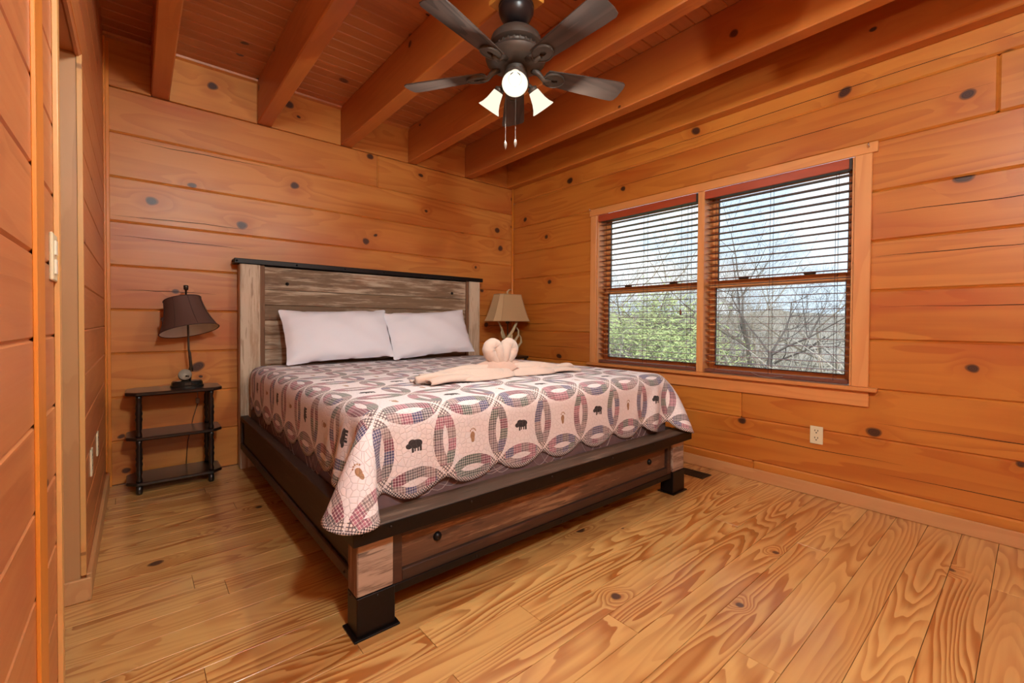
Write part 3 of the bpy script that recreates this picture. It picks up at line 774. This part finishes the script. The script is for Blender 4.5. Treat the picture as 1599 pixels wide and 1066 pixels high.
# ------------------------------------------------------------------ nightstands
def nightstand(cx, cy, w_, d_, zt, zs, label, grp):
    t = empty('nightstand', (cx, cy, 0), label=label, category='nightstand', group=grp)
    c = .045
    def oct_(x, y, e=0): return [(cx-x/2+c, cy-y/2), (cx+x/2-c, cy-y/2), (cx+x/2, cy-y/2+c), (cx+x/2, cy+y/2-c), (cx+x/2-c, cy+y/2), (cx-x/2+c, cy+y/2), (cx-x/2, cy+y/2-c), (cx-x/2, cy-y/2+c)]
    MB().prism(oct_(w_, d_), zt-.02, zt, .004).build('top', 'nightstand_black', t)
    for z in zs: MB().prism(oct_(w_-.004, d_-.004), z-.018, z, .004).build('shelf', 'nightstand_black', t)
    lx, ly = w_/2-.058, d_/2-.024
    def turned(z0, z1):
        L_ = z1-z0; r = .014; pr = [(r, z0), (r, z0+.06*L_)]
        for k in range(13):
            f = k/12; pr.append((r*(.78+.3*math.sin(f*PI)+.16*math.cos(f*PI*10)), z0+L_*(.08+.84*f)))
        return pr+[(r, z1-.06*L_), (r, z1)]
    zz = sorted(zs)+[zt-.02]
    for sx in (-1, 1):
        for sy in (-1, 1):
            m = MB(); px, py = cx+sx*lx, cy+sy*ly
            m.lathe([(.013, 0), (.016, .012), (.014, zz[0]-.018)], 12, px, py)
            for a, b in zip(zz, zz[1:]):
                m.lathe(turned(a, b-(.018 if b != zz[-1] else 0)), 12, px, py)
            m.build('leg', 'nightstand_black', t, smooth=True)
    return t
nightstand(-2.722, -.15, .445, .26, .562, (.068, .315), 'black three-tier nightstand with turned legs beside the plank partition', 'black nightstands either side of the bed')
nightstand(-.245, -.21, .34, .34, .648, (.09, .36), 'black nightstand in the corner between headboard and window wall', 'black nightstands either side of the bed')

# lamp 1 : fishing-rod lamp with tilted bell shade
lx, ly, lz = -2.664, -.15, .562
t = empty('table_lamp', (lx, ly, lz), label='bronze table lamp with tilted brown bell shade and reel, on the three-tier nightstand', category='lamp', group='table lamps')
m = MB().lathe([(.082, 0), (.082, .01), (.078, .014), (.076, .03), (.07, .037), (.0001, .04)], 32)
m.xf(Matrix.Translation((lx, ly, lz)) @ Matrix.Diagonal((1, .72, 1, 1))); m.build('base', 'lamp_black', t, smooth=False)
MB().tube([(lx+.012, ly, lz+.036), (lx+.013, ly, lz+.1), (lx+.018, ly, lz+.12), (lx+.012, ly, lz+.2), (lx+.008, ly, lz+.22), (lx+.004, ly, lz+.4), (lx-.004, ly, lz+.565)], [.008, .0075, .008, .0075, .0055, .005, .005], 10).build('pole', 'brass_antique', t, smooth=True)
rl = MB().lathe([(.008, -.016), (.032, -.016), (.033, -.012), (.024, -.01), (.024, .008), (.033, .01), (.032, .015), (.006, .018)], 24)
rl.xf(Matrix.Translation((lx-.012, ly-.012, lz+.072)) @ Matrix.Rotation(PI/2-.25, 4, 'X')); reel = rl.build('reel', 'brass_antique', t, smooth=False); soft(reel, 30)
MB().tube([(lx-.01, ly-.032, lz+.066), (lx+.006, ly-.036, lz+.066)], .005, 8).build('crank', 'brass_antique', reel, smooth=True)
MB().tube([(lx+.02, ly, lz+.13), (lx+.026, ly, lz+.11), (lx+.026, ly, lz+.09)], .004, 8).build('lever', 'brass_antique', t, smooth=True)
m = MB().lathe([(.005, .545), (.005, .575), (.012, .577), (.0125, .6), (.010, .604)], 14, lx-.004, ly); m.xf(Matrix.Translation((0, 0, lz))); m.build('finial', 'brass_antique', t, smooth=True)
prof = [(.148, 0), (.138, .018), (.122, .055), (.109, .095), (.099, .14), (.094, .178), (.093, .192)]
Msh = Matrix.Translation((lx+.012, ly-.03, lz+.335)) @ Matrix.Rotation(math.radians(-10), 4, 'Y') @ Matrix.Rotation(math.radians(-15), 4, 'X')
Off = Matrix.Translation((-.0, 0, 0))
sh = MB().lathe(prof, 40, mat=Msh, cap=False).build('shade', 'shade_brown', t, smooth=True)
MB().lathe([(r-.003, z+.0005) for r, z in prof[:-1]]+[(.0895, .186)], 40, mat=Msh, cap=False).build('shade_lining', 'shade_white', sh, smooth=True)
for k in range(8):
    a = 2*PI*k/8+.25; MB().tube([Msh @ Vector(((r+.0006)*math.cos(a), (r+.0006)*math.sin(a), z)) for r, z in prof], .0016, 5).build('seam', 'shade_brown_seam', sh)
for (r, z) in (prof[0], prof[-1]):
    MB().tube([Msh @ Vector((r*math.cos(a), r*math.sin(a), z)) for a in np.linspace(0, 2*PI, 41)], .0025, 6).build('trim_band', 'shade_brown_seam', sh)
MB().tube([(lx-.004, ly, lz+.5), (lx-.05, ly, lz+.51), (lx+.012, ly, lz+.515), (lx+.06, ly, lz+.512)], .002, 5).build('harp', 'brass_antique', t)
for k in range(3):
    MB().lathe([(.0001, 0), (.011, .008), (.009, .02), (.0001, .03)], 8, mat=Msh @ Matrix.Translation((-.112-.006*k, -.02, .045+.018*k)) @ Matrix.Rotation(.6*k, 4, 'Y')).build('leaf_ornament', 'shade_brown_seam', sh, smooth=True)
MB().tube([(lx+.05, ly+.06, lz+.004), (lx+.06, -.012, lz+.002), (lx+.062, -.01, .47), (lx+.062, -.012, .43)], .0022, 6).build('cord', 'cord_grey', t, smooth=True)
bx('inline_switch', 'cord_grey', t, lx+.052, lx+.072, -.02, -.006, .435, .47, .004)
MB().tube([(lx+.062, -.012, .436), (lx+.04, -.008, .35), (lx+.01, -.01, .2), (lx+.0, -.012, .03)], .0022, 6).build('cord', 'cord_dark', t, smooth=True)

# lamp 2 : antler lamp
lx, ly, lz = -.262, -.245, .648
t = empty('table_lamp', (lx, ly, lz), label='antler table lamp with tan cut-corner shade in the corner behind the bed', category='lamp', group='table lamps')
MB().lathe([(.07, 0), (.072, .012), (.05, .022), (.02, .03)], 20, lx, ly).xf(Matrix.Translation((0, 0, lz))).build('base', 'antler', t, smooth=True)
MB().tube([(lx, ly, lz+.02), (lx, ly, lz+.40)], .006, 8).build('stem', 'brass_antique', t)
MB().lathe([(.018, lz+.30), (.02, lz+.315), (.012, lz+.33)], 12, lx, ly).build('socket', 'brass_antique', t)
def antler(pts, r0, r1):
    n = len(pts); MB().tube(pts, [r0+(r1-r0)*(i/(n-1))**1.3 for i in range(n)], 9).build('antler', 'antler', t, smooth=True)
def ap(a, b, c): return (lx+a, ly-.03+b, lz+c)
antler([ap(-.03, 0, .03), ap(-.06, -.01, .10), ap(-.045, -.02, .16), ap(.01, -.03, .23), ap(.06, -.03, .31), ap(.085, -.03, .35)], .02, .009)
antler([ap(-.05, -.02, .14), ap(-.1, -.02, .18), ap(-.115, -.02, .22), ap(-.1, -.015, .26)], .014, .003)
antler([ap(.02, 0, .02), ap(.035, -.02, .1), ap(.055, -.02, .15), ap(.09, -.02, .19), ap(.1, -.01, .235), ap(.085, 0, .265)], .018, .004)
antler([ap(.04, -.01, .05), ap(.09, -.01, .08), ap(.125, -.02, .125), ap(.13, -.01, .17), ap(.12, 0, .195)], .016, .003)
antler([ap(0, .03, .05), ap(-.03, .04, .18), ap(-.09, .03, .29), ap(-.13, .02, .33)], .015, .004)
antler([ap(0, 0, .02), ap(0, -.035, .1), ap(-.005, -.03, .2)], .019, .012)
def ring(wx, wy, c, z): return [(lx-wx/2+c, ly-wy/2, z), (lx+wx/2-c, ly-wy/2, z), (lx+wx/2, ly-wy/2+c, z), (lx+wx/2, ly+wy/2-c, z), (lx+wx/2-c, ly+wy/2, z), (lx-wx/2+c, ly+wy/2, z), (lx-wx/2, ly+wy/2-c, z), (lx-wx/2, ly-wy/2+c, z)]
SZ = lz+.322
def shade2(off):
    rows = []
    for k in range(7):
        f = k/6; g = f**.8
        rows.append([Vector(p_) for p_ in ring(.44-.185*g-off, .23-.09*g-off, .052-.026*g, SZ+.245*f)])
    m = MB(); bm = m.bm; V = [[bm.verts.new(p_) for p_ in r] for r in rows]
    for a, b in zip(V, V[1:]):
        for i in range(8): bm.faces.new((a[i], a[(i+1) % 8], b[(i+1) % 8], b[i]))
    return m, rows
m, rows = shade2(0); sh = m.build('shade', 'shade_tan', t)
m, _ = shade2(.006); m.build('shade_lining', 'shade_white', sh)
for i in range(8): MB().tube([r[i] for r in rows], .0022, 5).build('seam', 'shade_tan_seam', sh)
for r in (rows[0], rows[-1]): MB().tube(r+[r[0]], .0035, 6).build('trim_band', 'shade_tan_seam', sh)
MB().tube([(lx-.12, ly, SZ+.235), (lx+.12, ly, SZ+.235)], .002, 5).build('harp', 'brass_antique', t)
MB().tube([(lx, ly, SZ+.05), (lx, ly, SZ+.25), (lx-.008, ly, SZ+.268), (lx+.012, ly, SZ+.29), (lx+.05, ly, SZ+.295)], [.003, .007, .009, .007, .002], 8).build('finial', 'antler', t, smooth=True)

# ================================================================== ceiling fan
fx_, fy_ = -1.441, -1.721
zb_ = 2.205
fan = empty('ceiling_fan', (fx_, fy_, ZC), label='bronze five-blade ceiling fan with three glowing bell lights', category='ceiling fan')
FS, FX2, FY2 = .8326, -1.6837, -2.0055       # the fan hangs from the third beam
mb = bx('mounting_block', 'block_wood', None, FX2-.082, FX2+.082, FY2-.082, FY2+.082, 2.272, 2.2917, .003, label='square yellow pine block holding the ceiling fan under a beam', category='mounting block')
def lat(name, mat_, prof, n=32, par=fan): return soft(MB().lathe(prof, n, fx_, fy_).build(name, mat_, par, smooth=True), 50)
lat('canopy', 'fan_black', [(.03, 2.435), (.05, 2.44), (.072, 2.462), (.086, 2.492), (.088, 2.512), (.084, 2.518), (.088, 2.524), (.084, 2.5365)])
lat('ball_joint', 'fan_black', [(.018, 2.40), (.03, 2.415), (.033, 2.432), (.028, 2.446)])
lat('motor_housing', 'fan_bronze', [(.03, 2.408), (.06, 2.404), (.1, 2.388), (.122, 2.366), (.128, 2.345), (.128, 2.33), (.118, 2.322), (.105, 2.318), (.1, 2.30), (.105, 2.285)])
lat('motor_bowl', 'fan_bronze', [(.06, 2.306), (.105, 2.30), (.14, 2.285), (.152, 2.268), (.146, 2.25), (.12, 2.232), (.07, 2.224), (.04, 2.222)])
for k in range(24):
    a = 2*PI*k/24; MB().box(.098, .112, -.004, .004, 2.288, 2.318).xf(Matrix.Translation((fx_, fy_, 0)) @ Matrix.Rotation(a, 4, 'Z')).build('vent_fin', 'fan_bronze', fan)
lat('switch_housing', 'fan_bronze', [(.05, 2.224), (.05, 2.206), (.046, 2.204), (.06, 2.198), (.062, 2.165), (.066, 2.16), (.066, 2.135), (.05, 2.118), (.02, 2.108), (.0001, 2.106)])
away = math.atan2(F.y, F.x)
def fan_at(a): return Matrix.Translation((fx_, fy_, zb_)) @ Matrix.Rotation(a, 4, 'Z')
for k in range(5):
    a = away+2*PI*k/5+.02
    T = fan_at(a); Tb = T @ Matrix.Translation((0, 0, -.0)) @ Matrix.Rotation(math.radians(-12), 4, 'X')
    # blade outline
    poly = [(.165, -.048), (.30, -.057), (.52, -.068), (.578, -.07), (.595, -.06), (.602, -.03), (.602, .03), (.595, .06), (.578, .07), (.52, .068), (.30, .057), (.165, .048), (.155, .03), (.155, -.03)]
    m = MB().prism(poly, 0, .006, .0015); m.xf(Tb)
    bl_ = m.build('blade', 'blade_wood', fan, origin=tuple(Tb.translation)); 
    # local frame so that the grain follows the blade
    bl_.data.transform(Matrix(Tb.to_3x3().inverted()).to_4x4()); bl_.rotation_euler = Tb.to_euler()
    arm = MB(); arm.tube([T @ Vector(p_) for p_ in ((.09, 0, .028), (.125, 0, .012), (.15, 0, -.012), (.19, 0, -.012))], [.018, .014, .012, .01], 10)
    ar = arm.build('blade_iron', 'fan_bronze', fan, smooth=True)
    m = MB(); N_ = 28; r0, r1 = .030, .050
    o1 = [(.205+.058*math.cos(2*PI*i/N_), .046*math.sin(2*PI*i/N_)) for i in range(N_)]
    i1 = [(.208+.018*math.cos(2*PI*i/N_), .012*math.sin(2*PI*i/N_)) for i in range(N_)]
    bm = m.bm
    lay = [[bm.verts.new((x, yv, zz)) for x, yv in ol] for ol, zz in ((o1, -.001), (o1, -.009), (i1, -.011), (i1, -.001))]
    for A, B in zip(lay, lay[1:]):
        for i in range(N_): bm.faces.new((A[i], A[(i+1) % N_], B[(i+1) % N_], B[i]))
    m.xf(Tb); m.build('medallion', 'fan_bronze', ar, smooth=False)
    rim = MB().tube([Tb @ Vector((.205+.056*math.cos(q_), .044*math.sin(q_), -.010)) for q_ in np.linspace(0, 2*PI, 29)], .0035, 6); rim.build('medallion_rim', 'fan_bronze', ar, smooth=True)
bellp = [(.020, 0), (.026, -.012), (.031, -.035), (.037, -.06), (.047, -.085), (.060, -.105)]
for k in range(3):
    a = away+PI+2*PI*k/3-.03
    Rm = Matrix.Translation((fx_, fy_, 0)) @ Matrix.Rotation(a, 4, 'Z')
    el = MB().tube([Rm @ Vector(p_) for p_ in ((.05, 0, 2.15), (.075, 0, 2.158), (.092, 0, 2.15), (.1, 0, 2.138))], .011, 10).build('light_arm', 'fan_bronze', fan, smooth=True)
    Tl = Rm @ Matrix.Translation((.098, 0, 2.142)) @ Matrix.Rotation(-math.radians(38), 4, 'Y')
    MB().lathe([(.014, .012), (.024, .008), (.025, -.012), (.02, -.014)], 18, mat=Tl).build('light_fitter', 'fan_bronze', el, smooth=True)
    o = MB().lathe(bellp, 28, mat=Tl, cap=False).build('glass_bell', 'bell_glass', fan, smooth=True)
    o.modifiers.new('thick', 'SOLIDIFY').thickness = .003
    MB().lathe([(.0001, -.088), (.014, -.085), (.024, -.072), (.027, -.058), (.022, -.042), (.013, -.03), (.013, -.014)], 16, mat=Tl).build('bulb', 'bulb_light', fan, smooth=True)
    ld = bpy.data.lights.new('bulb_lamp', 'POINT'); ld.energy = BULB; ld.color = (1, .97, .88); ld.shadow_soft_size = .012
    lo = bpy.data.objects.new('bulb_lamp', ld); COL.objects.link(lo); lo.parent = fan
    lo.location = (Tl @ Vector((0, 0, -.100)))*U-wloc(fan)
for dx, zz in ((-.05, 1.875), (.0, 1.885)):
    p_ = Vector((fx_, fy_, 0))+R2*dx+Vector((F.x, F.y, 0))*.03
    MB().tube([(p_.x, p_.y, 2.13), (p_.x, p_.y, zz)], .0013, 6).build('pull_chain', 'chain_metal', fan)
    MB().lathe([(.002, zz), (.006, zz-.008), (.007, zz-.022), (.003, zz-.038), (.0005, zz-.045)], 8, p_.x, p_.y).build('chain_pull', 'chain_metal', fan, smooth=True)

fan.scale = (FS, FS, FS); fan.location = Vector((FX2, FY2, .955+(ZC-.955)*FS))*U

# added fill light shaped as a ceiling globe, unseen behind the camera
gl = empty('fill_globe', (-2.5, -3.9, ZC), label='white globe fill light added between the beams, unseen at the near end of the room', category='fill light')
MB().lathe([(.05, 2.4), (.07, 2.42), (.075, ZC-.0005)], 24, -2.5, -3.9).build('canopy', 'fan_bronze', gl, smooth=True)
MB().lathe([(.012, 2.33), (.012, 2.41)], 12, -2.5, -3.9).build('stem', 'fan_bronze', gl, smooth=True)
MB().lathe([(.035, 2.335), (.04, 2.31), (.035, 2.30)], 20, -2.5, -3.9).build('holder', 'fan_bronze', gl, smooth=True)
MB().lathe([(.03, 2.305)]+[(.11*math.sin(t_), 2.2+.11*math.cos(t_)) for t_ in np.linspace(.35, PI-.02, 16)], 28, -2.5, -3.9, cap=False).build('globe', 'fill_globe_glass', gl, smooth=True)

# ================================================================== outdoors
def tone(name, c1, c2, sc_=3, rough=.9):
    m, nt, p = newmat(name); r = orand(nt); n = noise(nt, ocoord(nt), sc_, 4, .6)
    setp(nt, p, Base_Color=mixc(nt, (n*.8+r*.3).cl(), c1, c2), Roughness=rough)
tone('bark_grey', (126, 116, 106), (80, 72, 68), 9)
tone('bark_pale', (206, 198, 186), (156, 148, 136), 9)
tone('bark_tan', (190, 176, 154), (140, 126, 110), 6)
tone('leaf_green', (196, 202, 138), (130, 150, 98), 1.6)
tone('ground_litter', (170, 160, 140), (128, 124, 100), 2.5)
tone('hill_brown', (164, 154, 140), (128, 122, 112), .5)
def gz(x, y): return -.9+.08*math.sin(x*.9+y*.6)+.05*math.sin(y*1.7)
rows = [[(1.2+i*.9, -22+j*1.2, gz(1.2+i*.9, -22+j*1.2)) for j in range(50)] for i in range(45)]
g = MB().grid(rows).build('ground', 'ground_litter', None, smooth=True, kind='structure')
def twig_tree(seed, hgt, r0, fork=2, levels=4, kids=5, spread=.75, up=.25):
    r = random.Random(seed); m = MB(); tips = []
    def grow(p, d, L_, rad, lv):
        n = 4 if lv < levels else 3; pts = [p]; rr = [rad]; dd = d.copy()
        for i in range(n):
            dd = (dd+Vector((r.uniform(-1, 1), r.uniform(-1, 1), r.uniform(-.6, 1)*1))*.18+Vector((0, 0, up*.15))).normalized()
            pts.append(pts[-1]+dd*(L_/n)); rr.append(rad*(1-.6*(i+1)/n))
        m.tube(pts, rr, 5 if lv < 2 else 3, cap=False)
        tips.append(pts[-1])
        if lv >= levels: return
        kk = fork if lv == 0 else kids
        for k in range(kk):
            i = r.randint(max(1, n-2 if lv == 0 else 1), n); az = r.uniform(0, 2*PI)
            side_ = dd.orthogonal().normalized(); side_.rotate(Matrix.Rotation(az, 3, dd).to_quaternion())
            nd = (dd*(1-spread*.6)+side_*spread*r.uniform(.6, 1.1)).normalized()
            grow(pts[i], nd, L_*r.uniform(.55, .8), rr[i]*r.uniform(.5, .75), lv+1)
    grow(Vector((0, 0, 0)), Vector((r.uniform(-.1, .1), r.uniform(-.1, .1), 1)).normalized(), hgt*.36, r0, 0)
    return m, tips
def tree_obj(name, m, mat_, x, y, s=1, rz=0, **tags):
    o = m.build(name, mat_, None, origin=(0, 0, 0), **tags); o.location = Vector((x, y, gz(x, y)-.05))*U; o.rotation_euler.z = rz; o.scale = (s, s, s); return o
ft = tree_obj('bare_tree', twig_tree(11, 4.2, .075, 3, 5, 5, .8)[0], 'bark_grey', 3.6, -.95, label='bare grey forked tree close outside the window with the darker blind view', category='tree')
tree_obj('bare_tree', twig_tree(31, 6.2, .06, 4, 5, 5, .7)[0], 'bark_grey', 5.4, -.2, label='tall thin bare tree rising behind the forked bare tree', category='tree')
tree_obj('bare_tree', twig_tree(35, 5.6, .05, 3, 5, 5, .75)[0], 'bark_tan', 5.6, 2.6, label='tan bare tree whose twigs rise above the green evergreen', category='tree')
# distant leafless thicket: an uncountable tangle of stems, one object per bark colour
rt = random.Random(9)
def thicket(mats_):
    AV, AF, AM, base = [], [], [], 0
    for gi, mat_ in enumerate(mats_):
        srcs = []
        for i in range(3): srcs.append(twig_tree(21+i+10*gi, 5.2+i*.5, .045, 4, 4, 5, .85)[0])
        for i in range(2):
            r = random.Random(60+i+10*gi); m = MB()
            for s_ in range(80):
                a = r.uniform(0, 6.28); b = r.uniform(0, .35); L_ = r.uniform(.6, 1.7); p0 = Vector((b*math.cos(a), b*math.sin(a), 0)); d = Vector((math.cos(a)*r.uniform(.1, .9), math.sin(a)*r.uniform(.1, .9), 1)).normalized()
                P = [p0]
                for j in range(5): d = (d+Vector((r.uniform(-.3, .3), r.uniform(-.3, .3), -.12))).normalized(); P.append(P[-1]+d*L_/5)
                m.tube(P, [.008, .007, .006, .005, .004, .002], 3, cap=False)
            srcs.append(m)
        dat = []
        for m in srcs:
            m.bm.verts.index_update(); dat.append((np.array([v.co[:] for v in m.bm.verts]), np.array([[v.index for v in f.verts] for f in m.bm.faces]))); m.bm.free()
        VS, FS, off = [], [], 0
        def put(k, x, y, s):
            nonlocal off
            V_, F_ = dat[k]; t_ = rt.uniform(0, 6.28); c, sn = math.cos(t_), math.sin(t_)
            W = V_ @ np.array([[c, sn, 0], [-sn, c, 0], [0, 0, 1]])*s+np.array([x, y, gz(x, y)-.05])
            VS.append(W); FS.append(F_+off); off += len(V_)
        for i in range(22):
            x = 5.2+rt.random()*6.5; put(i % 3, x, x*.9-2.6+rt.uniform(-4.4, 4.4), rt.uniform(.7, 1.2))
        for i in range(44):
            x = 2.8+rt.random()*6.5; put(3+i % 2, x, x*.85-2.4+rt.uniform(-3.6, 3.6), rt.uniform(.8, 1.5))
        AV += VS; FF = np.concatenate(FS)+base; AF.append(FF); AM += [gi]*len(FF); base += off
    me = bpy.data.meshes.new('thicket'); me.from_pydata((np.concatenate(AV)*U).tolist(), [], np.concatenate(AF).tolist())
    for mat_ in mats_: me.materials.append(MATS[mat_])
    me.polygons.foreach_set('material_index', AM)
    o = bpy.data.objects.new('thicket', me); COL.objects.link(o)
    o['kind'] = 'stuff'; o['category'] = 'thicket'; o['label'] = 'pale leafless thicket of stems and brush outside the window'
thicket(['bark_tan', 'bark_pale'])
# green tree
EX, EY = 4.2, 1.1
et = empty('evergreen_tree', (EX, EY, gz(EX, EY)), label='feathery light green evergreen tree outside the left window unit', category='tree')
m, tips = twig_tree(77, 3.3, .07, 7, 3, 6, .9, .1)
m.xf(Matrix.Translation((EX, EY, gz(EX, EY)))); m.build('trunk_and_branches', 'bark_pale', et)
r = random.Random(8); fol = MB(); bm = fol.bm
for tpt in tips:
    for j in range(26):
        c = Vector((EX, EY, gz(EX, EY)))+tpt+Vector((r.gauss(0, .16), r.gauss(0, .16), r.gauss(0, .13)))
        d = Vector((r.uniform(-1, 1), r.uniform(-1, 1), r.uniform(-.2, .8))).normalized()*r.uniform(.05, .13); s_ = d.orthogonal().normalized()*.013
        bm.faces.new([bm.verts.new(c-s_), bm.verts.new(c+s_), bm.verts.new(c+d)])
fol.build('foliage', 'leaf_green', et, kind='stuff')
# wooded hillside behind
rows = []
rh = random.Random(2)
for i in range(26):
    s_ = i/25; row = []
    for j in range(60):
        yv = -25+j*1.4; x = 22+s_*14
        row.append((x, yv, gz(22, yv)-.6+s_*3.4+rh.uniform(-.25, .25)))
    rows.append(row)
MB().grid(rows).build('hillside', 'hill_brown', None, smooth=True, kind='structure')
